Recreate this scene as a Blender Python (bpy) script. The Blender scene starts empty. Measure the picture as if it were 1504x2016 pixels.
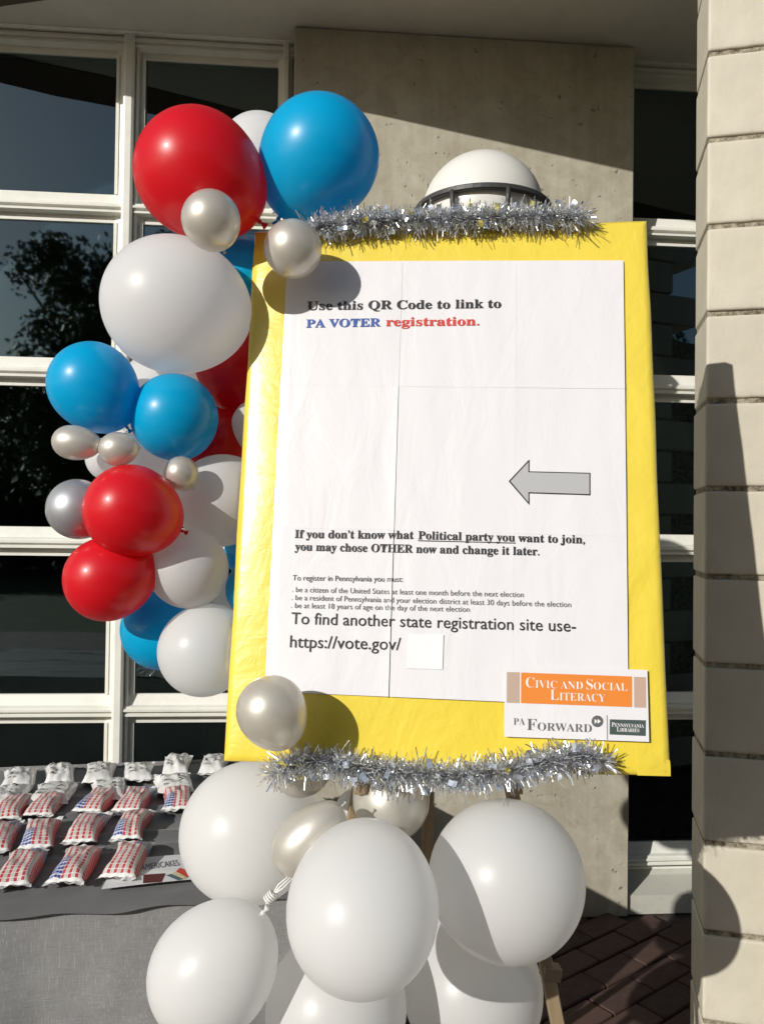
import bpy, bmesh, math, random
from mathutils import Vector, Matrix, noise
R = math.radians
random.seed(7)
scene = bpy.context.scene
C = scene.collection

# ------------------------------------------------------------------ camera
H = 1.53                        # eye height
YAW, PITCH, ROLL, F = R(4.5), R(1.0), R(0.75), 1600.0
fwd = Vector((math.sin(YAW) * math.cos(PITCH), math.cos(YAW) * math.cos(PITCH), math.sin(PITCH)))
r0 = Vector((math.cos(YAW), -math.sin(YAW), 0))
u0 = r0.cross(fwd)
rgt = math.cos(ROLL) * r0 + math.sin(ROLL) * u0
upv = -math.sin(ROLL) * r0 + math.cos(ROLL) * u0
EYE = Vector((0, 0, H))
cam = bpy.data.cameras.new('camera')
cam.sensor_fit = 'VERTICAL'
cam.sensor_height = 36.0
cam.lens = 36.0 * F / 2016.0
cam.clip_start = 0.05
cam.clip_end = 500
cob = bpy.data.objects.new('camera', cam)
C.objects.link(cob)
cob.matrix_world = Matrix(((rgt.x, upv.x, -fwd.x, EYE.x), (rgt.y, upv.y, -fwd.y, EYE.y), (rgt.z, upv.z, -fwd.z, EYE.z), (0, 0, 0, 1)))
scene.camera = cob

# ------------------------------------------------------------------ daylight
SUN_DIR = (0.90 * rgt - 0.605 * upv + 1.0 * fwd).normalized()     # the way the light travels
to_sun = -SUN_DIR
elev = math.asin(to_sun.z)
azim = math.atan2(to_sun.x, to_sun.y)
world = bpy.data.worlds.new('World')
scene.world = world
world.use_nodes = True
wn = world.node_tree.nodes
sky = wn.new('ShaderNodeTexSky')
sky.sky_type = 'NISHITA'
sky.sun_disc = False
sky.sun_elevation = elev
sky.sun_rotation = azim
world.node_tree.links.new(sky.outputs[0], wn['Background'].inputs[0])
wn['Background'].inputs[1].default_value = 0.064
sl = bpy.data.lights.new('sun', 'SUN')
sl.energy = 3.65
sl.angle = R(0.5)
sl.color = (1.0, 0.965, 0.905)
so = bpy.data.objects.new('sun', sl)
C.objects.link(so)
so.rotation_euler = SUN_DIR.to_track_quat('-Z', 'Y').to_euler()
scene.view_settings.view_transform = 'Standard'
scene.view_settings.look = 'None'
scene.view_settings.exposure = 0.17
scene.view_settings.gamma = 1
scene.cycles.max_bounces = 8
scene.cycles.transparent_max_bounces = 12

# ------------------------------------------------------------------ helpers
def ray(px, py):
    return fwd + rgt * ((px - 752) / F) - upv * ((py - 1008) / F)
def P(px, py, D):               # a place D metres in front of the eye
    return EYE + ray(px, py) * D
def PY(px, py, Y):              # where a sight line meets the plane y = Y
    d = ray(px, py)
    return EYE + d * (Y / d.y)
def PZ(px, py, Z):              # ... meets the level Z
    d = ray(px, py)
    return EYE + d * ((Z - H) / d.z)

def obj(name, me, mat=None, parent=None):
    o = bpy.data.objects.new(name, me)
    C.objects.link(o)
    if mat is not None and me is not None and len(me.materials) == 0:
        me.materials.append(mat)
    if parent is not None:
        o.parent = parent
    return o
def tag(o, label=None, cat=None, group=None, kind=None):
    if label: o['label'] = label
    if cat: o['category'] = cat
    if group: o['group'] = group
    if kind: o['kind'] = kind
    return o
def thing(name, label, cat, loc=(0, 0, 0), group=None, rot=(0, 0, 0)):
    o = bpy.data.objects.new(name, None)
    o.empty_display_size = 0.05
    C.objects.link(o)
    o.location = loc
    o.rotation_euler = rot
    return tag(o, label, cat, group)
def keep(o, parent):            # parent without moving
    bpy.context.view_layer.update()
    o.parent = parent
    o.matrix_parent_inverse = parent.matrix_world.inverted()
    return o

class MB:
    def __init__(s): s.v = []; s.f = []; s.uv = None
    def box(s, a, b, M=None):
        x0, y0, z0 = a; x1, y1, z1 = b
        n = len(s.v)
        for p in ((x0, y0, z0), (x1, y0, z0), (x1, y1, z0), (x0, y1, z0), (x0, y0, z1), (x1, y0, z1), (x1, y1, z1), (x0, y1, z1)):
            s.v.append(tuple(M @ Vector(p)) if M else p)
        for q in ((0, 3, 2, 1), (4, 5, 6, 7), (0, 1, 5, 4), (1, 2, 6, 5), (2, 3, 7, 6), (3, 0, 4, 7)):
            s.f.append(tuple(n + i for i in q))
    def prism(s, poly, f, a, b):    # poly of 2D points extruded from a to b; f(p, t) -> 3D
        n = len(s.v); k = len(poly)
        for t in (a, b):
            for p in poly: s.v.append(tuple(f(p, t)))
        for i in range(k):
            j = (i + 1) % k
            s.f.append((n + i, n + j, n + k + j, n + k + i))
        s.f.append(tuple(n + i for i in reversed(range(k))))
        s.f.append(tuple(n + k + i for i in range(k)))
    def tube(s, pts, rad, k=8, cap=True):
        n = len(s.v)
        pts = [Vector(p) for p in pts]
        for i, p in enumerate(pts):
            d = (pts[min(i + 1, len(pts) - 1)] - pts[max(i - 1, 0)]).normalized()
            a = d.orthogonal().normalized() if i == 0 else (a - d * a.dot(d)).normalized()
            b = d.cross(a)
            r = rad[i] if isinstance(rad, (list, tuple)) else rad
            for q in range(k):
                t = 2 * math.pi * q / k
                s.v.append(tuple(p + (a * math.cos(t) + b * math.sin(t)) * r))
        for i in range(len(pts) - 1):
            for q in range(k):
                q2 = (q + 1) % k
                s.f.append((n + i * k + q, n + i * k + q2, n + (i + 1) * k + q2, n + (i + 1) * k + q))
        if cap:
            s.f.append(tuple(n + q for q in reversed(range(k))))
            m = n + (len(pts) - 1) * k
            s.f.append(tuple(m + q for q in range(k)))
    def grid(s, nu, nv, fn):
        n = len(s.v)
        for i in range(nu + 1):
            for j in range(nv + 1):
                s.v.append(tuple(fn(i / nu, j / nv)))
        for i in range(nu):
            for j in range(nv):
                a = n + i * (nv + 1) + j
                s.f.append((a, a + nv + 1, a + nv + 2, a + 1))
    def lathe(s, prof, k=32, M=None):
        n = len(s.v)
        for (r, z) in prof:
            for q in range(k):
                t = 2 * math.pi * q / k
                p = Vector((r * math.cos(t), r * math.sin(t), z))
                s.v.append(tuple(M @ p if M else p))
        for i in range(len(prof) - 1):
            for q in range(k):
                q2 = (q + 1) % k
                s.f.append((n + i * k + q, n + i * k + q2, n + (i + 1) * k + q2, n + (i + 1) * k + q))
    def mesh(s, name, smooth=False, bevel=0, seg=2, recalc=False):
        me = bpy.data.meshes.new(name)
        me.from_pydata(s.v, [], s.f)
        if bevel or recalc:
            bm = bmesh.new(); bm.from_mesh(me)
            bmesh.ops.recalc_face_normals(bm, faces=bm.faces)
            if bevel:
                bmesh.ops.bevel(bm, geom=[e for e in bm.edges if e.is_manifold and e.calc_face_angle(0) > 0.5], offset=bevel, segments=seg, affect='EDGES', profile=0.5)
            bm.to_mesh(me); bm.free()
        if smooth:
            for p in me.polygons: p.use_smooth = True
        me.update()
        return me
    def obj(s, name, mat, parent=None, **k):
        return obj(name, s.mesh(name, **k), mat, parent)
def one_box(name, mat, parent, a, b, bevel=0, M=None):
    m = MB(); m.box(a, b, M)
    return m.obj(name, mat, parent, bevel=bevel)

# ------------------------------------------------------------------ materials
def mat(name, col=(.8, .8, .8), rough=.5, **kw):
    m = bpy.data.materials.new(name)
    m.use_nodes = True
    b = m.node_tree.nodes['Principled BSDF']
    b.inputs['Base Color'].default_value = (*col, 1)
    b.inputs['Roughness'].default_value = rough
    for k, v in kw.items():
        b.inputs[k.replace('_', ' ')].default_value = v
    return m
class N:                        # small node-graph helper
    def __init__(s, m): s.m = m; s.t = m.node_tree; s.b = s.t.nodes['Principled BSDF']
    def n(s, typ, **kw):
        x = s.t.nodes.new(typ)
        for k, v in kw.items(): setattr(x, k, v)
        return x
    def l(s, a, b): s.t.links.new(a, b)
    def coord(s, which='Object', scale=(1, 1, 1), rot=(0, 0, 0)):
        c = s.n('ShaderNodeTexCoord'); mp = s.n('ShaderNodeMapping')
        mp.inputs['Scale'].default_value = scale; mp.inputs['Rotation'].default_value = rot
        s.l(c.outputs[which], mp.inputs[0]); return mp.outputs[0]
    def noise(s, co, scale, detail=4, rough=.55, dist=0):
        x = s.n('ShaderNodeTexNoise'); s.l(co, x.inputs['Vector'])
        x.inputs['Scale'].default_value = scale; x.inputs['Detail'].default_value = detail
        x.inputs['Roughness'].default_value = rough; x.inputs['Distortion'].default_value = dist
        return x.outputs[0]
    def ramp(s, fac, stops):
        x = s.n('ShaderNodeValToRGB'); s.l(fac, x.inputs[0])
        e = x.color_ramp.elements
        while len(e) < len(stops): e.new(.5)
        for i, (p, c) in enumerate(stops):
            e[i].position = p; e[i].color = (*c, 1) if len(c) == 3 else c
        return x.outputs[0]
    def mix(s, fac, a, b, mode='MIX'):
        x = s.n('ShaderNodeMix', data_type='RGBA', blend_type=mode)
        for sock, v in ((x.inputs[0], fac), (x.inputs[6], a), (x.inputs[7], b)):
            if isinstance(v, (int, float)): sock.default_value = v
            elif isinstance(v, tuple): sock.default_value = (*v, 1)
            else: s.l(v, sock)
        return x.outputs[2]
    def math(s, op, a, b=0.0, c=None):
        x = s.n('ShaderNodeMath', operation=op)
        for i, v in enumerate((a, b) if c is None else (a, b, c)):
            if isinstance(v, (int, float)): x.inputs[i].default_value = v
            else: s.l(v, x.inputs[i])
        return x.outputs[0]
    def color(s, out): s.l(out, s.b.inputs['Base Color'])
    def bump(s, h, strength=.3, dist=.01, prev=None):
        x = s.n('ShaderNodeBump'); s.l(h, x.inputs['Height'])
        x.inputs['Strength'].default_value = strength; x.inputs['Distance'].default_value = dist
        if prev is not None: s.l(prev, x.inputs['Normal'])
        s.l(x.outputs[0], s.b.inputs['Normal']); return x.outputs[0]

def concrete_mat():
    m = mat('board_marked_concrete', rough=.85); g = N(m)
    co = g.coord()
    big = g.noise(co, 1.6, 5, .6)
    col = g.ramp(big, [(.3, (.40, .37, .295)), (.55, (.475, .445, .36)), (.75, (.53, .50, .41))])
    mot = g.noise(co, 9, 6, .7, .6)
    col = g.mix(g.ramp(mot, [(.38, (0, 0, 0)), (.62, (1, 1, 1))]), g.mix(1.0, col, (.80, .78, .74), 'MULTIPLY'), col)
    streak = g.noise(g.coord(scale=(22, 22, .8)), 1, 4, .6)
    col = g.mix(g.ramp(streak, [(.35, (.35, .35, .35)), (.6, (0, 0, 0))]), col, (.30, .265, .19))
    spots = g.noise(co, 34, 2, .5)
    col = g.mix(g.ramp(spots, [(.70, (0, 0, 0)), (.76, (.7, .7, .7))]), col, (.13, .115, .09))
    sp2 = g.noise(g.coord(scale=(1, 1, .7)), 6.3, 5, .75, 1.2)
    col = g.mix(g.ramp(sp2, [(.64, (0, 0, 0)), (.70, (.45, .45, .45))]), col, (.23, .20, .15))
    g.color(col)
    n1 = g.bump(g.noise(co, 160, 3, .6), .35, .002)
    g.bump(g.ramp(spots, [(.68, (1, 1, 1)), (.76, (0, 0, 0))]), .6, .004, n1)
    return m
def block_mat():
    m = mat('painted_masonry_block', rough=.7); g = N(m)
    co = g.coord('Object')
    info = g.n('ShaderNodeObjectInfo')
    c = g.ramp(g.noise(co, 3.0, 5, .65), [(.3, (.50, .455, .36)), (.5, (.575, .53, .425)), (.7, (.62, .575, .47))])
    c = g.mix(g.math('MULTIPLY', info.outputs['Random'], .25), c, (.50, .45, .36))
    st = g.noise(g.coord('Object', scale=(5, 5, 1.6)), 1.6, 6, .7, .8)
    c = g.mix(g.ramp(st, [(.52, (0, 0, 0)), (.72, (.4, .4, .4))]), c, (.36, .31, .23))
    sp = g.noise(co, 55, 2, .5)
    c = g.mix(g.ramp(sp, [(.74, (0, 0, 0)), (.79, (.6, .6, .6))]), c, (.22, .19, .14))
    g.color(c)
    n1 = g.bump(g.noise(co, 220, 3, .6), .22, .0015)
    g.bump(g.noise(co, 11, 4, .6), .35, .006, n1)
    return m
def mortar_mat():
    m = mat('rough_mortar', (.26, .22, .16), .95); g = N(m)
    co = g.coord()
    g.color(g.ramp(g.noise(co, 60, 5, .7), [(.35, (.10, .08, .05)), (.5, (.30, .26, .19)), (.7, (.50, .45, .34))]))
    g.bump(g.noise(co, 120, 4, .7), .9, .006)
    return m
def paint_mat(name, col, rough=.4, dirt=.25):
    m = mat(name, col, rough); g = N(m); co = g.coord()
    d = g.noise(co, 7, 6, .7)
    g.color(g.mix(g.ramp(d, [(.45, (0, 0, 0)), (.8, (dirt,) * 3)]), col, tuple(c * .45 for c in col)))
    g.bump(g.noise(co, 60, 3, .6), .06, .002)
    return m
def glass_mat():
    m = bpy.data.materials.new('window_glass'); m.use_nodes = True
    t = m.node_tree; t.nodes.remove(t.nodes['Principled BSDF'])
    out = t.nodes['Material Output']
    fr = t.nodes.new('ShaderNodeFresnel'); fr.inputs[0].default_value = 2.3
    gl = t.nodes.new('ShaderNodeBsdfGlossy'); gl.inputs['Roughness'].default_value = 0.022; gl.inputs[0].default_value = (.80, .98, 1, 1)
    tr = t.nodes.new('ShaderNodeBsdfTransparent'); tr.inputs[0].default_value = (.42, .46, .44, 1)
    mx = t.nodes.new('ShaderNodeMixShader')
    tc = t.nodes.new('ShaderNodeTexCoord'); nz = t.nodes.new('ShaderNodeTexNoise'); nz.inputs['Scale'].default_value = 1.3
    bp = t.nodes.new('ShaderNodeBump'); bp.inputs['Strength'].default_value = .05; bp.inputs['Distance'].default_value = .02
    L = t.links.new
    L(tc.outputs['Object'], nz.inputs['Vector']); L(nz.outputs[0], bp.inputs['Height']); L(bp.outputs[0], gl.inputs['Normal'])
    L(fr.outputs[0], mx.inputs[0]); L(tr.outputs[0], mx.inputs[1]); L(gl.outputs[0], mx.inputs[2]); L(mx.outputs[0], out.inputs[0])
    return m
def latex_mat(name, col, trans=.3, rough=.34, pearl=0.0):
    m = mat(name, col, rough); g = N(m); b = g.b
    b.inputs['Metallic'].default_value = pearl
    b.inputs['Coat Weight'].default_value = 1.0 if pearl else .25
    b.inputs['Coat Roughness'].default_value = .07 if pearl else .10
    b.inputs['Specular IOR Level'].default_value = .5
    out = g.t.nodes['Material Output']
    tl = g.n('ShaderNodeBsdfTranslucent'); tl.inputs[0].default_value = (*[min(1, c * 1.05) for c in col], 1)
    mx = g.n('ShaderNodeMixShader'); mx.inputs[0].default_value = trans
    g.l(b.outputs[0], mx.inputs[1]); g.l(tl.outputs[0], mx.inputs[2]); g.l(mx.outputs[0], out.inputs[0])
    co = g.coord()
    g.bump(g.noise(co, 260, 2, .5), .03, .001)
    return m

M_CONC = concrete_mat(); M_BLOCK = block_mat(); M_MORTAR = mortar_mat()
M_FRAME = paint_mat('cream_window_paint', (.78, .77, .70), .4, .3)
M_SILL = paint_mat('grey_sill_paint', (.50, .49, .43), .6, .5)
M_SOFFIT = paint_mat('soffit_plaster', (.60, .56, .49), .8, .25)
M_TRIM = paint_mat('brown_roof_trim', (.10, .07, .05), .5, .2)
M_GLASS = glass_mat()
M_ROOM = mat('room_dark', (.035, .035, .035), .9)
M_WHITE = latex_mat('white_latex', (.93, .93, .92), .56)
M_RED = latex_mat('red_latex', (.82, .014, .026), .40)
M_BLUE = latex_mat('blue_latex', (.0, .50, .84), .40)
M_SILVER = latex_mat('silver_pearl_latex', (.78, .745, .67), .36, .40, .46)
M_GREY = latex_mat('grey_chrome_latex', (.46, .47, .49), .06, .45, .55)

# ------------------------------------------------------------------ setting: ground, lawn, trees behind the viewer
Yw = 3.37                       # window plane
Yc = 3.19                       # face of the concrete wall
def ground_mat():
    m = mat('lawn_soil', (.05, .06, .03), .95); g = N(m); co = g.coord()
    g.color(g.ramp(g.noise(co, 2.0, 6, .7), [(.35, (.035, .05, .02)), (.6, (.06, .085, .03)), (.8, (.12, .12, .06))]))
    return m
def grout_mat():
    m = mat('paver_joint_sand', (.05, .035, .03), .95); g = N(m); co = g.coord()
    g.color(g.ramp(g.noise(co, 60, 4, .7), [(.3, (.025, .018, .015)), (.7, (.09, .065, .05))]))
    return m
def terrace_mat():
    m = mat('brick_terrace', (.22, .12, .09), .9); g = N(m); co = g.coord(rot=(0, 0, R(33)))
    b = g.n('ShaderNodeTexBrick'); g.l(co, b.inputs[0])
    b.inputs['Scale'].default_value = 1; b.inputs['Brick Width'].default_value = .22; b.inputs['Row Height'].default_value = .11
    b.inputs['Mortar Size'].default_value = .006
    b.inputs['Color1'].default_value = (.24, .19, .16, 1); b.inputs['Color2'].default_value = (.17, .14, .12, 1); b.inputs['Mortar'].default_value = (.07, .05, .04, 1)
    g.color(b.outputs[0])
    return m
mb = MB(); mb.box((-60, -60, -.3), (60, 60, -.06))
tag(mb.obj('ground', ground_mat()), kind='structure')
mb = MB(); mb.box((-6, -5, -.05), (6, 3.6, -.028))
pavement = tag(mb.obj('pavement', grout_mat()), kind='structure')
def brick_mat():
    m = mat('clay_paver', (.2, .1, .08), .85); g = N(m); co = g.coord()
    info = g.n('ShaderNodeObjectInfo')
    c = g.ramp(info.outputs['Random'], [(0, (.040, .021, .017)), (.5, (.062, .031, .024)), (1, (.085, .046, .034))])
    c = g.mix(g.ramp(g.noise(co, 25, 5, .7), [(.4, (0, 0, 0)), (.75, (.6, .6, .6))]), c, (.10, .06, .05))
    g.color(c); g.bump(g.noise(co, 90, 3, .6), .4, .002)
    return m
M_BRICK = brick_mat()
mb = MB(); mb.box((-.107, -.052, -.045), (.107, .052, 0))
brick_me = mb.mesh('brick', bevel=.004, seg=1); brick_me.materials.append(M_BRICK)
bricks_far = MB(); A = R(33); nb = 0
for i in range(-40, 41):
    for j in range(-70, 71):
        u = (i + (.5 if j % 2 else 0)) * .222; v = j * .112
        x = u * math.cos(A) - v * math.sin(A) + .3; y = u * math.sin(A) + v * math.cos(A) + 1.5
        if not (-2.4 < x < 2.4 and -1.4 < y < 3.15): continue
        dz = random.uniform(-.003, .001)
        if .15 < x < 1.25 and 2.0 < y and nb < 290:
            o = obj('brick', brick_me, None, pavement); o.location = (x, y, dz); o.rotation_euler = (random.uniform(-.006, .006), random.uniform(-.006, .006), A + random.uniform(-.008, .008)); nb += 1
        else:
            bricks_far.box((-.107, -.052, -.045), (.107, .052, 0), Matrix.Translation((x, y, dz)) @ Matrix.Rotation(A, 4, 'Z'))
tag(bricks_far.obj('brick_field', M_BRICK, pavement), kind='stuff')
mb = MB(); mb.box((-8, -5, -.0279), (8, -1.55, -.004))
tag(mb.obj('terrace', terrace_mat()), kind='structure')

def leaf_mat():
    m = mat('leaf', (.05, .08, .025), .6); g = N(m)
    g.color(g.ramp(g.noise(g.coord(), 1.4, 3, .6), [(.3, (.03, .055, .015)), (.7, (.09, .13, .04))]))
    return m
M_LEAF = leaf_mat(); M_BARK = mat('bark', (.09, .065, .045), .95)
def tree(x, y, h, rad, label, seed):
    rnd = random.Random(seed)
    t = thing('leafy_tree', label, 'tree', (x, y, -.06), 'trees across the lawn')
    m = MB(); m.tube([(0, 0, 0), (.1, 0, h * .3), (0, .1, h * .6), (.1, 0, h * .85)], [.28, .2, .13, .04], 8)
    limbs = []
    for k in range(9):
        a = rnd.uniform(0, 6.28); z0 = h * rnd.uniform(.3, .6); L = rad * rnd.uniform(.6, 1)
        e = Vector((math.cos(a) * L, math.sin(a) * L, z0 + h * rnd.uniform(.1, .35)))
        m.tube([(0, 0, z0), tuple(Vector((0, 0, z0)).lerp(e, .5) + Vector((0, 0, -.15))), tuple(e)], [.1, .06, .02], 6); limbs.append(e)
    m.obj('trunk', M_BARK, t, smooth=True)
    f = MB(); cl = []
    for k in range(110):
        a = rnd.uniform(0, 6.28); zz = rnd.uniform(.18, 1.0); w = math.sin(math.pi * min(1, max(.12, (1.08 - zz) * 1.02))) ** .6
        rr = rad * w * rnd.uniform(.25, 1)
        cl.append((Vector((math.cos(a) * rr, math.sin(a) * rr, h * zz)), rad * rnd.uniform(.14, .28)))
    for c, cr in cl:
        for q in range(270):
            d = Vector((rnd.gauss(0, 1), rnd.gauss(0, 1), rnd.gauss(0, .8))).normalized() * cr * rnd.uniform(.35, 1.1)
            p = c + d; s = rnd.uniform(.05, .11)
            a1 = Vector((rnd.gauss(0, 1), rnd.gauss(0, 1), rnd.gauss(0, 1))).normalized(); a2 = a1.orthogonal().normalized()
            n = len(f.v); f.v += [tuple(p - a1 * s), tuple(p + a2 * s * .6), tuple(p + a1 * s), tuple(p - a2 * s * .6)]; f.f.append((n, n + 1, n + 2, n + 3))
    tag(f.obj('crown', M_LEAF, t), kind='stuff')
tree(-4.6, -12.5, 7.9, 3.0, 'leafy tree mirrored in the left window panes, seen against the sky', 3)
tree(.5, -15, 6.5, 3.2, 'lower spreading tree mirrored beside the tall one, toward the concrete wall', 4)
tree(6.5, -14, 7.2, 3.4, 'broad tree mirrored in the window right of the concrete wall', 5)
tree(-9.4, -19, 5.6, 3.0, 'small far tree mirrored at the left edge of the panes', 6)
hm = MB(); rnd = random.Random(9)
for q in range(24000):
    p = Vector((rnd.uniform(-22, 18), rnd.uniform(-24, -19), rnd.random() ** .8 * 5.6))
    p.z *= .78 + .14 * math.sin(p.x * .7) + .08 * math.sin(p.x * 2.3 + 1); s = rnd.uniform(.16, .34)
    a1 = Vector((rnd.gauss(0, 1), rnd.gauss(0, 1), rnd.gauss(0, 1))).normalized(); a2 = a1.orthogonal().normalized()
    n = len(hm.v); hm.v += [tuple(p - a1 * s), tuple(p + a2 * s * .6), tuple(p + a1 * s), tuple(p - a2 * s * .6)]; hm.f.append((n, n + 1, n + 2, n + 3))
tag(hm.obj('shrubbery', M_LEAF), 'dark belt of shrubs and trees mirrored low in the window panes', 'shrubbery', kind='stuff')

# ------------------------------------------------------------------ building
zs = H + 1.97                                     # underside of the overhang
xl = PY(568, 900, Yc).x; xr = PY(1243, 900, Yc).x   # concrete wall
wall = thing('concrete_wall', 'tall bare concrete wall panel behind the poster, its top in shade', 'wall', ((xl + xr) / 2, Yc, 0))
mb = MB(); mb.box((xl, Yc, -.02), (xr, Yw + .25, zs - .004))
keep(mb.obj('panel', M_CONC, bevel=.004, seg=1), wall)

# overhang: slab + dark trim along its free edge
def camxy(X, D):
    p = EYE + rgt * X + fwd * D; return (p.x, p.y)
edge = [camxy(-4.2, 3.75), camxy(-1.45, 2.79), camxy(-.555, 2.61), camxy(.20, 2.38), camxy(2.2, 1.8)]
def offs(pts, d):
    r = []
    for i, p in enumerate(pts):
        a = Vector(pts[max(i - 1, 0)]); b = Vector(pts[min(i + 1, len(pts) - 1)])
        t = (b - a).normalized(); n = Vector((-t.y, t.x)); r.append(tuple(Vector(p) + n * d))
    return r
inner = [camxy(-4.2, 3.95), camxy(-1.465, 3.065), camxy(-1.21, 3.01), camxy(-.45, 2.76), camxy(.25, 2.56), camxy(2.2, 2.0)]
roof = thing('roof_overhang', 'plastered roof overhang shading the tops of the windows', 'roof', (0, Yw, zs))
mb = MB()
poly = inner + [(4.0, 5.5), (-5.5, 5.5)]
mb.prism(poly, lambda p, t: (p[0], p[1], t), zs, zs + .35)
keep(mb.obj('soffit', M_SOFFIT, recalc=True), roof)
mb = MB()
mb.prism(edge + list(reversed(inner)), lambda p, t: (p[0], p[1], t), zs - .006, zs + .4)
keep(mb.obj('edge_trim', M_TRIM, recalc=True), roof)

# windows: frame members are extruded stepped profiles
RAIL = [(-.058, 0), (-.058, -.018), (-.046, -.018), (-.046, -.012), (-.030, -.012), (-.026, -.052), (-.018, -.052), (-.014, -.044), (-.009, -.044), (-.006, -.058), (.002, -.058), (.006, -.050), (.012, -.050), (.016, -.030), (.054, -.016), (.058, -.016), (.058, 0)]
CAP = [(-.058, 0), (-.058, -.016), (-.022, -.026), (-.021, -.062), (-.012, -.066), (.012, -.066), (.020, -.060), (.021, -.034), (.026, -.034), (.027, -.046), (.034, -.046), (.035, -.016), (.058, -.016), (.058, 0)]
def window_grid(label, xs, zsr, xmul, panes_label=None):
    w = thing('window', label, 'window', ((xs[0] + xs[-1]) / 2, Yw, 0))
    # rails between mullions
    gaps = []
    cuts = [xs[0]] + [v for m in xmul for v in (m - .0, m + .0)] + [xs[-1]]
    for a, b in zip(cuts[0::2], cuts[1::2]):
        for z in zsr:
            m = MB(); m.prism(RAIL, lambda p, t, z=z: (t, Yw + p[1], z + p[0]), a + (.021 if a != xs[0] else 0), b - (.021 if b != xs[-1] else 0))
            keep(m.obj('rail', M_FRAME, recalc=True), w)
        for z0, z1 in zip(zsr[:-1], zsr[1:]):
            m = MB(); m.box((a + .03, Yw - .008, z0 + .03), (b - .03, Yw - .002, z1 - .03))
            pane = keep(m.obj('pane', M_GLASS), w)
            m = MB()
            xa, xb = a + .058, b - .058
            za, zb = z0 + .058, z1 - .058
            for (p0, p1) in (((xa - .012, 0, za), (xa, 0, zb)), ((xb, 0, za), (xb + .012, 0, zb))):
                m.box((p0[0], Yw - .026, za - .001), (p1[0], Yw - .009, zb + .001))
            keep(m.obj('glazing_bead', M_FRAME), pane)
    for x in xmul:
        m = MB(); m.prism(CAP, lambda p, t, x=x: (x + p[0], Yw + p[1] - .001, t), -.02, zs - .005)
        keep(m.obj('mullion', M_FRAME, recalc=True), w)
    return w
zr = []
for (pt, pb) in ((382, 437), (706, 762), (1038, 1093), (1368, 1418)):
    zr.append((PY(110, pt, Yw).z + PY(110, pb, Yw).z) / 2)
ztop = PY(110, 84, Yw).z
zr = [.15] + sorted(zr) + [ztop]
xm = PY(250, 780, Yw).x
WL = window_grid('cream framed window wall left of the concrete, mirroring sky and a tree', [-3.6, xl + .03], zr, [xm - 1.27, xm])
# jamb at concrete and head filler
m = MB(); m.prism(CAP, lambda p, t: (xl - .036 + p[0] * .6, Yw + p[1] - .002, t), -.02, ztop + .05); keep(m.obj('jamb', M_FRAME, recalc=True), WL)
m = MB(); m.box((-3.6, Yw - .085, ztop + .03), (xl - .001, Yw - .0, zs - .004)); m.box((-3.6, Yw - .10, ztop + .075), (xl - .002, Yw - .084, ztop + .095)); keep(m.obj('head_frame', M_FRAME), WL)
m = MB(); m.box((-3.6, Yw - .12, -.02), (xl - .001, Yw + .1, .1)); keep(m.obj('sill', M_SILL, bevel=.005), WL)
WR = window_grid('narrow strip of cream window between concrete wall and block pier', [xr - .03, 2.6], [.155] + zr[1:], [xm + 3.1])
m = MB(); m.box((xr + .001, Yw - .085, ztop + .03), (2.6, Yw - .0, zs - .004)); keep(m.obj('head_frame', M_FRAME), WR)
m = MB(); m.prism([(0, -.02), (-.0, .055), (.12, .085), (.14, .1), (.2, .1), (.2, -.02)], lambda p, t: (t, Yc + .02 + p[0], p[1]), xr + .002, 2.6); keep(m.obj('sill', M_SILL, recalc=True), WR)
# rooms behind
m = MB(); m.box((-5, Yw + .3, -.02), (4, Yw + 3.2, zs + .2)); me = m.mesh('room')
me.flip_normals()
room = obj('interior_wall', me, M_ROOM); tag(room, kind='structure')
m = MB(); m.box((-5, Yw + .01, -.02), (xl - .01, Yw + .3, .1)); m.box((-3.6, Yw + .01, ztop + .06), (4, Yw + .31, zs)); m.box((-5.0, Yw, -.02), (-3.6, Yw + .3, zs)); m.box((2.6, Yw, -.02), (4, Yw + .3, zs))
tag(m.obj('building_core', M_SOFFIT), kind='structure')
q = PY(1318, 1290, Yw + .35)
fr = thing('wall_frame', 'small white-edged frame just inside the right window beside the poster', 'frame', q)
m = MB(); m.box((-.10, 0, -.10), (.045, .012, -.085)); m.box((.035, 0, -.085), (.045, .012, .07)); m.box((-.10, 0, -.085), (-.09, .012, .07)); m.box((-.10, 0, .07), (.045, .012, .08)); m.obj('border', mat('white_border', (.7, .7, .7), .5), fr)
m = MB(); m.box((-.09, .004, -.085), (.035, .009, .07)); m.obj('picture', mat('dark_print', (.04, .04, .04), .5), fr)

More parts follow.
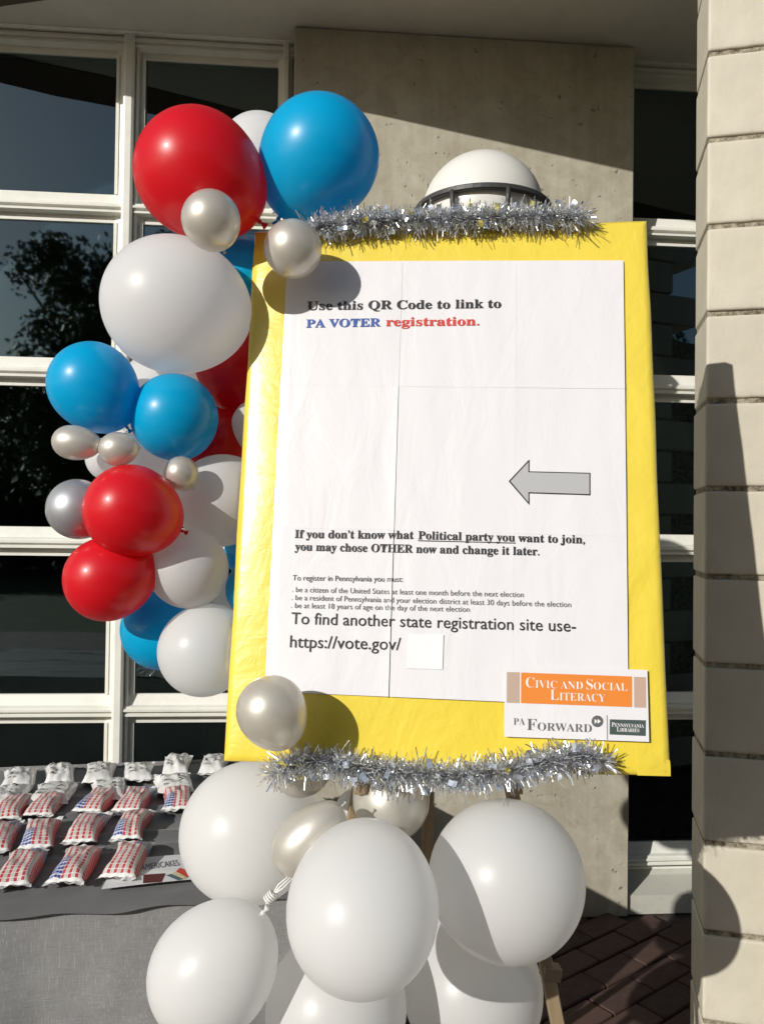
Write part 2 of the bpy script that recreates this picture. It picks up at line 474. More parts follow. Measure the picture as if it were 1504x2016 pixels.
# ------------------------------------------------------------------ block pier on the right
cz = P(1388, 962, 1.91)
ang = R(13.6)
ex = (rgt * math.cos(ang) - fwd * math.sin(ang)); ex.z = 0; ex.normalize()
ey = Vector((0, 0, 1)).cross(ex)
pier = thing('block_pier', 'painted cream masonry block pier at the right edge, crossed by shadows', 'pier', (cz.x, cz.y, 0))
pier.rotation_euler = (0, 0, math.atan2(ex.y, ex.x))
bh = .2067; T = .20
def block_mesh(L, seed):
    rnd = random.Random(seed)
    bm = bmesh.new()
    bmesh.ops.create_cube(bm, size=1)
    for v in bm.verts:
        v.co = Vector(((v.co.x + .5) * L, (v.co.y + .5) * T, v.co.z * (bh - .012)))
    bmesh.ops.bevel(bm, geom=bm.edges[:], offset=.007, segments=3, affect='EDGES', profile=.6)
    bmesh.ops.subdivide_edges(bm, edges=[e for e in bm.edges if e.calc_length() > .1], cuts=14, use_grid_fill=True)
    for v in bm.verts:
        q = v.co * 30 + Vector((seed * 5, 0, 0))
        v.co += Vector((0, noise.noise(q * .5), noise.noise(q + Vector((9, 3, 1))) * (1 if abs(v.co.z) > bh * .44 else 0))) * .0016
    me = bpy.data.meshes.new('block'); bm.to_mesh(me); bm.free()
    for p in me.polygons: p.use_smooth = True
    me.materials.append(M_BLOCK)
    return me
full, half = block_mesh(.392, 1), block_mesh(.192, 2)
z0 = cz.z - bh * 7.5
for k in range(0, 17):
    zc = z0 + bh * k
    if zc > zs - .08: break
    x = 0; first = half if k % 2 else full
    for j in range(4):
        me = first if j == 0 else full
        o = obj('block', me, None, pier)
        o.location = (x + random.uniform(-.001, .001), random.uniform(-.0012, .0012), zc)
        o.rotation_euler = (0, 0, random.uniform(-.002, .002))
        x += (.2 if (j == 0 and first is half) else .4)
m = MB(); m.box((.004, .007, -.02), (1.6, T - .01, z0 + bh * 13))
m.obj('mortar', M_MORTAR, pier)

# ------------------------------------------------------------------ globe lamp
gp = P(950, 427, 2.78); gr = 120 / 1600 * 2.78
M_IRON = mat('dark_iron', (.045, .045, .045), .5); g = N(M_IRON); g.bump(g.noise(g.coord(), 90, 3, .6), .5, .003)
lamp = thing('globe_lamp', 'white globe wall lamp in a dark ring above the poster', 'lamp', gp)
M_OPAL = mat('opal_glass', (.72, .71, .67), .35, Subsurface_Weight=.15, Subsurface_Radius=(.05, .05, .05))
m = MB(); prof = [(gr * math.sin(math.pi * t / 28) + 1e-4, gr * math.cos(math.pi * t / 28) * (1.02 if t < 14 else .95)) for t in range(29)]
m.lathe(prof, 48); m.obj('globe', M_OPAL, lamp, smooth=True, recalc=True)
m = MB(); a, b = gr * 1.03, gr * 1.12
m.lathe([(a, .022), (b - .004, .022), (b, .018), (b, .006), (b - .006, .003), (a, .003), (a, .022)], 56); m.obj('ring', M_IRON, lamp, recalc=True)
for k in range(8):
    t = 2 * math.pi * (k + .5) / 8 - .24
    m = MB(); pts = []
    for s in range(10):
        e = math.pi / 2 * s / 9
        rr = gr * 1.06 * math.cos(e) + .01; pts.append((rr * math.cos(t), rr * math.sin(t), .010 - gr * 1.06 * math.sin(e)))
    m.tube(pts, .008, 6); m.obj('rib', M_IRON, lamp, smooth=True)
m = MB(); m.lathe([(.001, -gr * 1.02), (.06, -gr * 1.03), (.06, -gr * 1.25), (.001, -gr * 1.28)], 20); m.obj('base_cap', M_IRON, lamp, recalc=True)
m = MB(); wy = Yc - gp.y; m.tube([(0, 0, -gr * 1.2), (0, wy * .6, -gr * 1.22), (0, wy - .01, -gr * 1.2)], .022, 10); m.obj('arm', M_IRON, lamp, smooth=True)
m = MB(); m.box((-.06, wy - .02, -gr * 1.2 - .08), (.06, wy - .001, -gr * 1.2 + .08)); m.obj('wall_plate', M_IRON, lamp, bevel=.004)

# ------------------------------------------------------------------ poster board
BW, BH = .762, 1.016
def c2w(v): return rgt * v[0] - upv * v[1] + fwd * v[2]
r1 = c2w((0.99663012, 0.00821834, -0.08161415)).normalized()
r2 = c2w((0.03588683, -0.98122943, 0.18947544)); r2 = (r2 - r1 * r2.dot(r1)).normalized()
nb_ = r1.cross(r2)              # toward the viewer
if nb_.dot(fwd) > 0: nb_ = -nb_
BO = EYE + c2w((-.2787, .4353, 1.4157))
BM = Matrix(((r1.x, r2.x, nb_.x, BO.x), (r1.y, r2.y, nb_.y, BO.y), (r1.z, r2.z, nb_.z, BO.z), (0, 0, 0, 1)))
def bl(px, py):
    d = ray(px, py); t = (BO - EYE).dot(nb_) / d.dot(nb_)
    q = EYE + d * t - BO
    return Vector((q.dot(r1), q.dot(r2)))
board = thing('poster_board', 'large yellow voter registration poster with white sheets, propped on an easel', 'poster')
board.matrix_world = BM
def wob(s, t):                  # gentle waviness of the taped paper
    return bend(s) + .0009 * noise.noise(Vector((s * 9, t * 7, 1.3))) + .0005 * noise.noise(Vector((s * 25, t * 6, 4.1)))
def yellow_mat():
    m = mat('glossy_yellow_paper', (.86, .66, .030), .34, Coat_Weight=.8, Coat_Roughness=.17); g = N(m)
    co = g.coord()
    g.color(g.mix(g.noise(co, 5, 4, .6), (.78, .60, .055), (.84, .66, .075)))
    n1 = g.bump(g.noise(g.coord(scale=(1, .6, 1)), 8, 3, .5, .9), .42, .012)
    b2 = g.bump(g.noise(co, 26, 3, .6, 1.6), .26, .004, n1)
    return m
def paper_mat(name='white_poster_paper', col=(.765, .75, .765), rough=.42):
    m = mat(name, col, rough, Coat_Weight=.25, Coat_Roughness=.2); g = N(m)
    n1 = g.bump(g.noise(g.coord(scale=(1.6, .7, 1)), 9, 4, .55, 1.0), .16, .010)
    g.bump(g.noise(g.coord(), 30, 2, .5, .6), .06, .0025, n1)
    return m
M_YEL = yellow_mat(); M_PAP = paper_mat()
BT = .030
def bend(s): return -.009 * max(0, 1 - s / .095) ** 2
def yfront(u, v):
    s = u * BW; t = v * BH
    # rolled edges of the wrap
    e = min(s, BW - s, t, BH - t)
    z = -.006 * max(0, 1 - e / .010) ** 2
    if e > 1e-6: z += .0012 * noise.noise(Vector((s * 7, t * 9, 7))) - .0012
    z += bend(s)
    return z
m = MB()
us = [0, .003, .007, .012] + [.018, .024] + [.03 + i * (BW - .06) / 60 for i in range(61)] + [BW - .012, BW - .007, BW - .003, BW]
ts = [0, .003, .007, .012] + [.03 + i * (BH - .06) / 50 for i in range(51)] + [BH - .012, BH - .007, BH - .003, BH]
for s in us:
    for t in ts:
        dx = .0025 * noise.noise(Vector((t * 6, 2, s))) if s in (0, BW) else 0
        dy = .0025 * noise.noise(Vector((s * 6, 5, t))) if t in (0, BH) else 0
        m.v.append((s + dx, t + dy, yfront(s / BW, t / BH)))
nv = len(ts)
for i in range(len(us) - 1):
    for j in range(nv - 1):
        a = i * nv + j; m.f.append((a, a + nv, a + nv + 1, a + 1))
# sides and back
ring = [i * nv for i in range(len(us))] + [(len(us) - 1) * nv + j for j in range(1, nv)] + [i * nv + nv - 1 for i in range(len(us) - 2, -1, -1)] + [j for j in range(nv - 2, 0, -1)]
n0 = len(m.v)
for i in ring:
    x, y, z = m.v[i]; m.v.append((x, y, -BT))
k = len(ring)
for i in range(k):
    j = (i + 1) % k; m.f.append((ring[i], n0 + i, n0 + j, ring[j]))
m.f.append(tuple(n0 + i for i in reversed(range(k))))
m.obj('yellow_backing', M_YEL, board, smooth=False, recalc=True)
for p in bpy.data.objects['yellow_backing'].data.polygons: p.use_smooth = True
# bottom corner fold of the wrapping
m = MB(); m.grid(6, 6, lambda u, v: (BW - .055 + .0555 * u, .001 + .05 * v * (1 - .5 * u), .0015 - .004 * u * u - .003 * abs(v - .5)))
m.obj('wrap_fold', M_YEL, board, smooth=True)

# white sheets in a 3 x 3 tiling, each a separate sheet with lifting edges
cTL, cTR, cBL, cBR = bl(566, 516), bl(1226, 514), bl(521, 1361), bl(1236, 1392)
def quad(u, v): return (cBL.lerp(cBR, u)).lerp(cTL.lerp(cTR, u), v)
us_ = [0, .352, .690, 1.0]; vs_ = [0, .357, .690, 1.0]
SH = .0030
def sheet_z(s, t): return SH + wob(s, t)
for i in range(3):
    for j in range(3):
        m = MB()
        def fn(a, b, i=i, j=j):
            u = us_[i] + (us_[i + 1] - us_[i]) * a; v = vs_[j] + (vs_[j + 1] - vs_[j]) * b
            p = quad(u, v)
            if i == 0 and a == 1: p.x -= .0002 + .0006 * (2 - j)
            if i == 1 and a == 0: p.x += .0002
            z = sheet_z(p.x, p.y)
            if i == 0 and j < 2: z += .0009 * max(0, (a - .86) / .14) ** 2 * (1.2 - .5 * abs(b - .4))
            if i == 1: z += .0002 * max(0, (a - .9) / .1) ** 2
            if j == 2: z += .0007 * max(0, (.06 - b) / .06) ** 2 * (1 if i == 2 else .4)
            if j == 1: z += .0002 * max(0, (.04 - b) / .04) ** 2
            if i == 0 and a < .001: z -= .0012
            return (p.x, p.y, z + .00008 * ((i + j) % 2))
        m.grid(26, 26, fn)
        # give the sheet its paper thickness
        o = m.obj('paper_sheet', M_PAP, board, smooth=True)
        # geometry below the print is continuous, print sits just above

INK = mat('black_ink', (.022, .02, .022), .5, Coat_Weight=.15, Coat_Roughness=.25)
GREYINK = mat('grey_ink', (.13, .13, .135), .5); DARKINK = mat('dark_grey_ink', (.06, .06, .06), .5)
BLUEINK = mat('blue_ink', (.035, .09, .36), .5); REDINK = mat('red_ink', (.62, .045, .03), .5)
WHITEINK = mat('white_print', (.82, .81, .80), .5); ORANGE = mat('orange_print', (.76, .235, .035), .45)
TAN = mat('tan_print', (.48, .36, .28), .5); TAN2 = mat('pink_tan_print', (.52, .36, .28), .5)
SLATE = mat('slate_print', (.06, .085, .082), .5); GREYP = mat('arrow_grey_print', (.44, .44, .45), .5); LOGOG = mat('logo_grey_print', (.11, .115, .12), .5)

def serif(s):
    o = ''
    for ch in s:
        if 'A' <= ch <= 'Z': o += chr(0x1D400 + ord(ch) - 65)
        elif 'a' <= ch <= 'z': o += chr(0x1D41A + ord(ch) - 97)
        else: o += ch
    return o
def text_mesh(spans, offset=0.0):
    """spans: (text, size). Returns verts (normalised so that x starts at 0) and faces"""
    V = []; Fc = []; x = 0
    for s, size in spans:
        if s.strip() == '': x += .25 * len(s) * size; continue
        c = bpy.data.curves.new('lettering', 'FONT'); c.body = s; c.offset = offset; c.resolution_u = 3; c.fill_mode = 'FRONT'
        o = bpy.data.objects.new('lettering', c); C.objects.link(o)
        dg = bpy.context.evaluated_depsgraph_get()
        me = bpy.data.meshes.new_from_object(o.evaluated_get(dg))
        lead = (len(s) - len(s.lstrip())) * .25
        n = len(V); mn = min(v.co.x for v in me.vertices); mx = max(v.co.x for v in me.vertices)
        for v in me.vertices: V.append(Vector((x + (v.co.x - mn) * size, v.co.y * size, 0)))
        for p in me.polygons: Fc.append(tuple(n + i for i in p.vertices))
        x += (mx - mn + .055) * size
        bpy.data.objects.remove(o); bpy.data.curves.remove(c); bpy.data.meshes.remove(me)
    w = max(v.x for v in V); h = max(v.y for v in V)
    return V, Fc, w, h
def put_text(spans, pL, pR, hpx, material, off=0.0, zz=.0006, zf=None, name='lettering', mono=False, parent=None, sag=0):
    if isinstance(spans, str): spans = [(spans, 1)]
    V, Fc, w, h = text_mesh(spans, off)
    a, b = bl(*pL), bl(*pR); d = (b - a); L = d.length; d.normalize(); nrm = Vector((-d.y, d.x))
    hh = (bl(pL[0], pL[1] - hpx) - a).length
    out = []
    for v in V:
        q = a + d * (v.x / w * L) + nrm * (v.y / h * hh)
        out.append((q.x, q.y, (zf or sheet_z)(q.x, q.y) + zz))
    me = bpy.data.meshes.new(name); me.from_pydata(out, [], Fc); me.update()
    if len(me.polygons) and sum(p.normal.z * p.area for p in me.polygons) < 0: me.flip_normals()
    o = obj(name, me, material, parent or board); return o
def put_poly(pts, material, zz=.0006, name='print', zf=None, parent=None):
    v = [bl(*p) for p in pts]
    me = bpy.data.meshes.new(name); me.from_pydata([(q.x, q.y, (zf or sheet_z)(q.x, q.y) + zz) for q in v], [], [tuple(range(len(v)))]); me.update()
    if me.polygons[0].normal.z < 0: me.flip_normals()
    return obj(name, me, material, parent or board)
Z1 = .0014
put_text(serif('Use this QR Code to link to'), (605, 612), (986, 607.7), 17, INK, .011, Z1)
put_text(serif('PA VOTER'), (603.5, 646.5), (749.5, 644), 16, BLUEINK, .011, Z1)
put_text(serif('registration.'), (760, 643.5), (943, 642), 17, REDINK, .011, Z1)
put_text(serif('If you don’t know what '), (581, 1059.5), (814, 1061.5), 16, INK, .011, Z1)
put_text(serif('Political party you'), (823, 1062), (1013, 1066.5), 16, INK, .011, Z1)
put_text(serif('want to join,'), (1019, 1067), (1150, 1070.5), 16, INK, .011, Z1)
put_poly([(823, 1064.2), (1014, 1068.8), (1014, 1070.4), (823, 1065.8)], INK, Z1, 'underline')
put_text(serif('you may chose OTHER now and change it later.'), (581, 1084), (1061, 1093.7), 16, INK, .011, Z1)
put_text('To register in Pennsylvania you must:', (577, 1143), (793, 1146), 10.5, DARKINK, .0, Z1)
put_text('. be a citizen of the United States at least one month before the next election', (576, 1165.7), (1030, 1176), 10.5, GREYINK, 0, Z1)
put_text('. be a resident of Pennsylvania and your election district at least 30 days before the election', (575, 1181.5), (1123, 1195.5), 10.5, GREYINK, 0, Z1)
put_text('. be at least 18 years of age on the day of the next election', (574, 1197), (924, 1205), 10.5, GREYINK, 0, Z1)
put_text('To find another state registration site use-', (574, 1228.4), (1132.4, 1243.8), 23, INK, .004, Z1)
put_text('https://vote.gov/', (571.6, 1274.5), (789, 1280), 24, INK, .004, Z1)
# arrow: outline under a smaller grey fill
arr = [(1000.4, 948.5), (1041, 905.5), (1041, 929), (1160.5, 932), (1160.5, 976), (1041, 972), (1041, 995)]
def fan(pts, material, zz, name):   # triangulated so it follows the waviness
    o = put_poly(pts, material, zz, name); return o
for nm, A_, mt, z_ in (('arrow_outline', 0, INK, Z1), ('arrow', 1, GREYP, Z1 + .0003)):
    q = arr if A_ == 0 else [(1004.3, 948.5), (1039.2, 911.2), (1039.2, 931), (1158.6, 934), (1158.6, 973.9), (1039.2, 970), (1039.2, 989.5)]
    put_poly([q[0], q[1], q[6]], mt, z_, nm + '_head'); put_poly([q[2], q[3], q[4], q[5]], mt, z_ + .00002, nm + '_shaft')
# small square card stuck beside the web address (left blank)
m = MB(); c0, c1, c2, c3 = bl(801, 1316), bl(871, 1318), bl(873, 1250), bl(803, 1248)
m.grid(8, 8, lambda a, b: (*(c0.lerp(c1, a)).lerp(c3.lerp(c2, a), b), SH + .0016 + .0004 * max(0, a - .8) * 5 + wob(c0.x, c0.y)))
m.obj('paper_card', paper_mat('bright_card', (.83, .84, .86), .3), board, smooth=True)
# logo sheet on the lower right corner
k0, k1, k2, k3 = bl(992, 1449.7), bl(1275.5, 1460), bl(1272, 1319), bl(992, 1309)
def kz(s, t): return SH + .0030 + .5 * wob(s * 1.3, t)
m = MB(); m.grid(24, 14, lambda a, b: (*(k0.lerp(k1, a)).lerp(k3.lerp(k2, a), b), kz(*(k0.lerp(k1, a)).lerp(k3.lerp(k2, a), b)) - (.0022 if a in (0, 1) and False else 0)))
logo = m.obj('logo_sheet', M_PAP, board, smooth=True)
def gridquad(pts, material, zz, name):
    a, b, c, d = [bl(*p) for p in pts]   # bl, br, tr, tl
    mm = MB(); mm.grid(10, 4, lambda u, v: (*(a.lerp(b, u)).lerp(d.lerp(c, u), v), kz(*(a.lerp(b, u)).lerp(d.lerp(c, u), v)) + zz))
    return mm.obj(name, material, logo, smooth=True)
gridquad([(996.5, 1383), (1021.5, 1384), (1022, 1323.5), (997, 1323)], TAN, .0004, 'tan_panel')
gridquad([(1024.4, 1384), (1242, 1391.8), (1241.7, 1331.7), (1024.8, 1324)], ORANGE, .0004, 'orange_panel')
gridquad([(1246, 1392.3), (1269.5, 1393), (1269, 1333), (1245.5, 1332.5)], TAN2, .0004, 'tan_panel')
gridquad([(1198, 1445.4), (1268.7, 1448.4), (1269, 1417.6), (1198.3, 1415.6)], SLATE, .0004, 'slate_panel')
TB = .0009
def lt(*a, **k): put_text(*a, zf=kz, parent=logo, **k)
lt([(serif('C'), 1.35), (serif('IVIC'), 1), (' ', 1), (serif('AND'), 1), (' ', 1), (serif('S'), 1.35), (serif('OCIAL'), 1)], (1034, 1353), (1233, 1360), 20, WHITEINK, off=-.012, zz=TB)
lt([(serif('L'), 1.35), (serif('ITERACY'), 1)], (1082, 1377.5), (1190, 1381.5), 20, WHITEINK, off=-.012, zz=TB)
lt([(serif('PA'), 1)], (1010, 1426.5), (1032, 1427), 13.5, LOGOG, off=-.012, zz=TB)
lt([(serif('F'), 1.45), (serif('ORWARD'), 1)], (1036, 1436.5), (1163, 1441), 22, LOGOG, off=-.008, zz=TB)
lt([(serif('P'), 1.25), (serif('ENNSYLVANIA'), 1)], (1202, 1430), (1265, 1432.5), 8.5, WHITEINK, off=-.004, zz=TB)
lt([(serif('L'), 1.25), (serif('IBRARIES'), 1)], (1212, 1439.3), (1256, 1441), 8.5, WHITEINK, off=-.004, zz=TB)
put_poly([(1174 + 11.4 * math.cos(t * math.pi / 14), 1419.6 + 11.4 * math.sin(t * math.pi / 14)) for t in range(28)], LOGOG, .0007, 'round_emblem', kz, logo)
put_poly([(1168.5, 1414.8), (1174, 1419.6), (1168.5, 1424.4)], WHITEINK, .0011, 'emblem_arrow', kz, logo)
put_poly([(1174.3, 1414.8), (1180.6, 1419.6), (1174.3, 1424.4)], WHITEINK, .0011, 'emblem_arrow', kz, logo)
put_poly([(1192.4, 1407.7), (1193.6, 1407.7), (1194.2, 1455.5), (1193.0, 1455.5)], LOGOG, .0007, 'divider_line', kz, logo)

# ------------------------------------------------------------------ easel
def wood_mat():
    m = mat('easel_wood', (.30, .22, .13), .5); g = N(m)
    g.color(g.ramp(g.noise(g.coord(scale=(30, 30, 2)), 1, 4, .6), [(.3, (.20, .145, .085)), (.7, (.36, .27, .165))])); return m
M_WOOD = wood_mat()
ft = lambda px, py, D: P(px, py, D)
easel = thing('easel', 'tan wooden tripod easel holding up the yellow poster', 'easel', (P(870, 1600, 1.6).x, P(870, 1600, 1.6).y, 0))
def leg(a, b, w=.024, d=.018):
    a, b = Vector(a), Vector(b); ax = (b - a); L = ax.length; z = ax.normalized()
    x = z.cross(Vector((0, 1, 0))).normalized() if abs(z.z) > .3 else Vector((0, 0, 1)); y = z.cross(x)
    Mx = Matrix(((x.x, y.x, z.x, a.x), (x.y, y.y, z.y, a.y), (x.z, y.z, z.z, a.z), (0, 0, 0, 1)))
    m = MB(); m.box((-w / 2, -d / 2, 0), (w / 2, d / 2, L), Mx); return m.mesh('leg', bevel=.002, seg=1)
pa = P(860, 700, 1.62); rt = P(1007, 1555, 1.515); dirr = (rt - P(1097, 2016, 1.475)); kk = rt.z / -dirr.normalized().z
rfoot = rt - dirr.normalized() * (rt.z / dirr.normalized().z)
rtop = rt + dirr.normalized() * .55
keep(obj('leg', leg(rfoot, rtop), M_WOOD), easel)
lt_ = P(705, 1555, 1.53); ld = (lt_ - P(625, 2016, 1.55)).normalized()
keep(obj('leg', leg(lt_ - ld * (lt_.z / ld.z), lt_ + ld * .55), M_WOOD), easel)
keep(obj('leg', leg(Vector((P(838, 1800, 2.1).x, P(838, 1800, 2.1).y, 0)), P(850, 1150, 1.66)), M_WOOD), easel)
for (px, D) in ((707, 1.45), (1003, 1.45)):
    q = P(px, 1536, D); m = MB(); m.box((-.012, -.05, -.01), (.012, .06, .008), Matrix.Translation(q)); keep(m.obj('ledge', M_WOOD, bevel=.002), easel)
q = P(1084, 1913, 1.486); m = MB(); m.box((-.017, -.014, -.012), (.017, .014, .012), Matrix.Translation(q) @ Matrix.Rotation(R(11), 4, 'Y')); keep(m.obj('leg_clamp', mat('easel_clamp', (.22, .17, .11), .4), bevel=.002), easel)

# ------------------------------------------------------------------ tinsel garlands
def tinsel_mat():
    m = mat('silver_tinsel', (.90, .91, .93), .27, Metallic=.9); g = N(m)
    geo = g.n('ShaderNodeNewGeometry')
    g.color(g.ramp(geo.outputs['Random Per Island'], [(0, (.62, .66, .72)), (.5, (.86, .87, .89)), (.93, (.95, .95, .95)), (1, (.86, .80, .50))]))
    return m
M_TIN = tinsel_mat(); M_FLAKE = mat('sky_tint_flake', (.70, .77, .86), .22, Metallic=.6); M_FLAKE2 = mat('gold_flake', (.80, .70, .18), .22, Metallic=.55)  # pale blue flakes: reflected sky is put into their base colour
M_CORE = mat('tinsel_wire', (.3, .3, .32), .3, Metallic=1.0)
def garland(pts, label, rad, n, nfl, seed, endspray):
    rnd = random.Random(seed)
    pts = [Vector(p) for p in pts]
    seg = [(pts[i + 1] - pts[i]).length for i in range(len(pts) - 1)]; tot = sum(seg)
    def at(s):
        s *= tot
        for i, l in enumerate(seg):
            if s <= l or i == len(seg) - 1: return pts[i].lerp(pts[i + 1], s / l), (pts[i + 1] - pts[i]).normalized()
            s -= l
    t = thing('tinsel_garland', label, 'tinsel', pts[0])
    m = MB(); m.tube([at(i / 60)[0] for i in range(61)], .0025, 6); keep(m.obj('wire', M_CORE, smooth=True), t)
    m = MB()
    for k in range(n):
        s = rnd.random(); p, d = at(s)
        a = d.orthogonal().normalized(); b = d.cross(a); th = rnd.uniform(0, 6.283)
        o = a * math.cos(th) + b * math.sin(th)
        tilt = rnd.gauss(0, .35)
        if endspray and s > .985: tilt = abs(rnd.gauss(1.3, .6))
        if endspray and s < .012: tilt = -abs(rnd.gauss(1.0, .6))
        o = (o + d * tilt).normalized()
        L = rad * (rnd.uniform(.45, .95) if rnd.random() < .9 else rnd.uniform(.95, 1.2)) * (1.1 + .2 * noise.noise(p * 20)); w = rnd.uniform(.0004, .0011)
        sd = o.cross(Vector((rnd.gauss(0, 1), rnd.gauss(0, 1), rnd.gauss(0, 1)))).normalized() * w
        bend = Vector((rnd.gauss(0, 1), rnd.gauss(0, 1), rnd.gauss(0, 1) - .5)) * L * .16
        q0 = p + o * .001; q1 = p + o * L * .55 + bend * .4; q2 = p + o * L + bend * 1.3
        i0 = len(m.v); m.v += [tuple(q0 - sd), tuple(q0 + sd), tuple(q1 + sd), tuple(q1 - sd), tuple(q2 + sd), tuple(q2 - sd)]
        m.f += [(i0, i0 + 1, i0 + 2, i0 + 3), (i0 + 3, i0 + 2, i0 + 4, i0 + 5)]
    tag(keep(m.obj('strands', M_TIN), t), kind='stuff')
    for k in range(nfl):
        s = (k + rnd.uniform(.1, .9)) / nfl; p, d = at(s); a = d.orthogonal().normalized(); b = d.cross(a); th = rnd.uniform(0, 6.283)
        o = a * math.cos(th) + b * math.sin(th)
        if o.dot(fwd) > .2: o = -o
        c = p + o * rad * rnd.uniform(.8, 1.08)
        x = Vector((rnd.gauss(0, 1), rnd.gauss(0, .6), rnd.gauss(0, 1))).normalized(); y = x.cross(-fwd + Vector((rnd.gauss(0, .6), 0, rnd.gauss(0, .6)))).normalized()
        w, h = rnd.uniform(.003, .0052), rnd.uniform(.005, .009)
        zz = x.cross(y)
        mm = MB(); mm.grid(3, 1, lambda u, v: c + x * h * (u * 2 - 1) + y * w * (v * 2 - 1) + zz * h * .3 * math.sin(u * 3))
        keep(mm.obj('flake', M_FLAKE2 if rnd.random() < .14 else M_FLAKE, smooth=True), t)
    return t
def onboard(px, py, up): 
    q = bl(px, py); return BM @ Vector((q.x, q.y, up))
garland([onboard(612, 456, .012), onboard(660, 452, .018), onboard(740, 444, .016), onboard(860, 441, .018), onboard(1000, 436, .016), onboard(1090, 436, .018), onboard(1146, 438, .018)],
        'silver tinsel garland along the top edge of the yellow poster',   .0265, 7200, 30, 11, True)
garland([onboard(548, 1520, .02), onboard(575, 1497, .018), onboard(650, 1498, .02), onboard(760, 1517, .018), onboard(900, 1524, .02), onboard(1000, 1515, .018), onboard(1080, 1497, .02), onboard(1140, 1484, .018), onboard(1185, 1497, .02)],
        'silver tinsel garland along the bottom edge of the yellow poster', .0275, 8800, 36, 12, True)

# ------------------------------------------------------------------ balloons
def balloon_meshes():
    out = {}
    for name, e, p_ in (('round', .10, 4.5), ('pear', .22, 3.0), ('egg', .42, 2.2)):
        prof = []
        for i in range(41):
            ph = math.pi * i / 40
            w = (1 - math.cos(ph)) / 2
            z = -math.cos(ph) + e * w ** p_
            r = math.sin(ph)
            r *= 1 - .10 * e * w
            if i > 37: r = max(r, .035)
            prof.append((max(r, .0005), z))
        prof.append((.028, prof[-1][1] + .03))
        m = MB(); m.lathe(prof, 56)
        me = m.mesh(name + '_skin', smooth=True, recalc=True)
        zt = prof[-1][1]
        m = MB()
        m.lathe([(.022, zt - .015), (.040, zt), (.046, zt + .018), (.034, zt + .034), (.018, zt + .045), (.030, zt + .07), (.058, zt + .12), (.066, zt + .135), (.060, zt + .142), (.048, zt + .125), (.012, zt + .07)], 16)
        kn = m.mesh(name + '_knot', smooth=True, recalc=True)
        out[name] = (me, kn)
    return out
BMESH = balloon_meshes()
def matted(me, material):
    c = me.copy(); c.materials.clear(); c.materials.append(material); return c
cache = {}
def balloon(px, py, rpx, D, kind, material, tail, label, along=1.0, cat='balloon', tin=0.0):
    """tail: pixel-plane direction (x right, y down) of the knot; tin: how far the tail points away from the viewer"""
    c = P(px, py, D)
    r = rpx / F * D
    zt = (rgt * tail[0] - upv * tail[1] + fwd * tin).normalized()
    key = (kind, material.name)
    if key not in cache: cache[key] = (matted(BMESH[kind][0], material), matted(BMESH[kind][1], material))
    t = thing('balloon', label, cat, c, {'red_latex': 'red balloons of the garland', 'blue_latex': 'blue balloons of the garland', 'white_latex': 'white balloons of the garland', 'silver_pearl_latex': 'small pearly silver balloons', 'grey_chrome_latex': 'small pearly silver balloons'}[material.name])
    t.rotation_euler = zt.to_track_quat('Z', 'Y').to_euler()
    sk = obj('skin', cache[key][0], None, t); kn = obj('knot', cache[key][1], None, t)
    sk.scale = (r, r, r * along); kn.scale = (r * .9, r * .9, r * along)
    kn_s = max(.55, .09 / r)
    return t
W_, R_, B_, S_, G_ = M_WHITE, M_RED, M_BLUE, M_SILVER, M_GREY
balloon(388, 340, 123, 1.565, 'pear', R_, (.80, .60), 'big red balloon at the top of the garland, left of the big blue one', .98, tin=.1)
balloon(512, 308, 82, 1.79, 'pear', W_, (.25, .95), 'white balloon peeping out between the top red and blue balloons', 1.0)
balloon(631, 308, 117, 1.61, 'pear', B_, (-.60, .78), 'biggest blue balloon, topmost in the garland, against the concrete wall', .98, tin=.2)
balloon(415.5, 432.5, 57.5, 1.437, 'round', S_, (.3, .8), 'small silver balloon resting on the top red balloon', 1.0, tin=.8)
balloon(577, 490, 57, 1.506, 'round', S_, (-.4, -.5), 'small silver balloon over the top left corner of the poster', 1.0, tin=.8)
balloon(344, 601, 134, 1.565, 'round', W_, (.99, .12), 'largest white balloon of the upper garland, below the top red one', 1.05, tin=.6)
balloon(478, 560, 78, 1.69, 'pear', B_, (.35, -.92), 'shaded blue balloon squeezed between the large white one and the poster', 1.05, tin=.1)
balloon(476, 722, 92, 1.73, 'round', R_, (.6, .8), 'red balloon half hidden behind the poster edge, under the large white one', 1.0, tin=.3)
balloon(182, 758, 86, 1.52, 'pear', B_, (.62, .78), 'blue balloon at the outer left of the garland, on the window side', .98, tin=.1)
balloon(344, 821, 85, 1.56, 'round', B_, (.1, .6), 'round blue balloon in the middle, just under the large white one', 1.0, tin=.9)
balloon(318, 788, 92, 1.72, 'round', W_, (-.3, .9), 'white balloon filling the gap behind the two middle blue ones', 1.0, tin=.5)
balloon(432, 874, 70, 1.69, 'round', R_, (.2, .9), 'dark shaded red balloon deep behind the round middle blue one', 1.0, tin=.5)
balloon(512, 840, 56, 1.66, 'round', W_, (.9, .2), 'pale balloon cut off by the left edge of the poster', 1.0, tin=.5)
balloon(144, 871, 35, 1.44, 'egg', S_, (1, .12), 'small egg-shaped silver balloon pointing right, under the outer left blue one', 1.15)
balloon(231, 884, 34, 1.44, 'pear', S_, (1, -.05), 'tiny silver balloon nudging the nose of the egg-shaped one', 1.05)
balloon(212, 903, 42, 1.55, 'round', W_, (.2, .9), 'small white balloon tucked behind the tiny silver one', 1.0, tin=.4)
balloon(306, 902, 76, 1.69, 'round', W_, (.2, -.9), 'pinkish shaded white balloon between tiny silvers and middle blue one', 1.0, tin=.4)
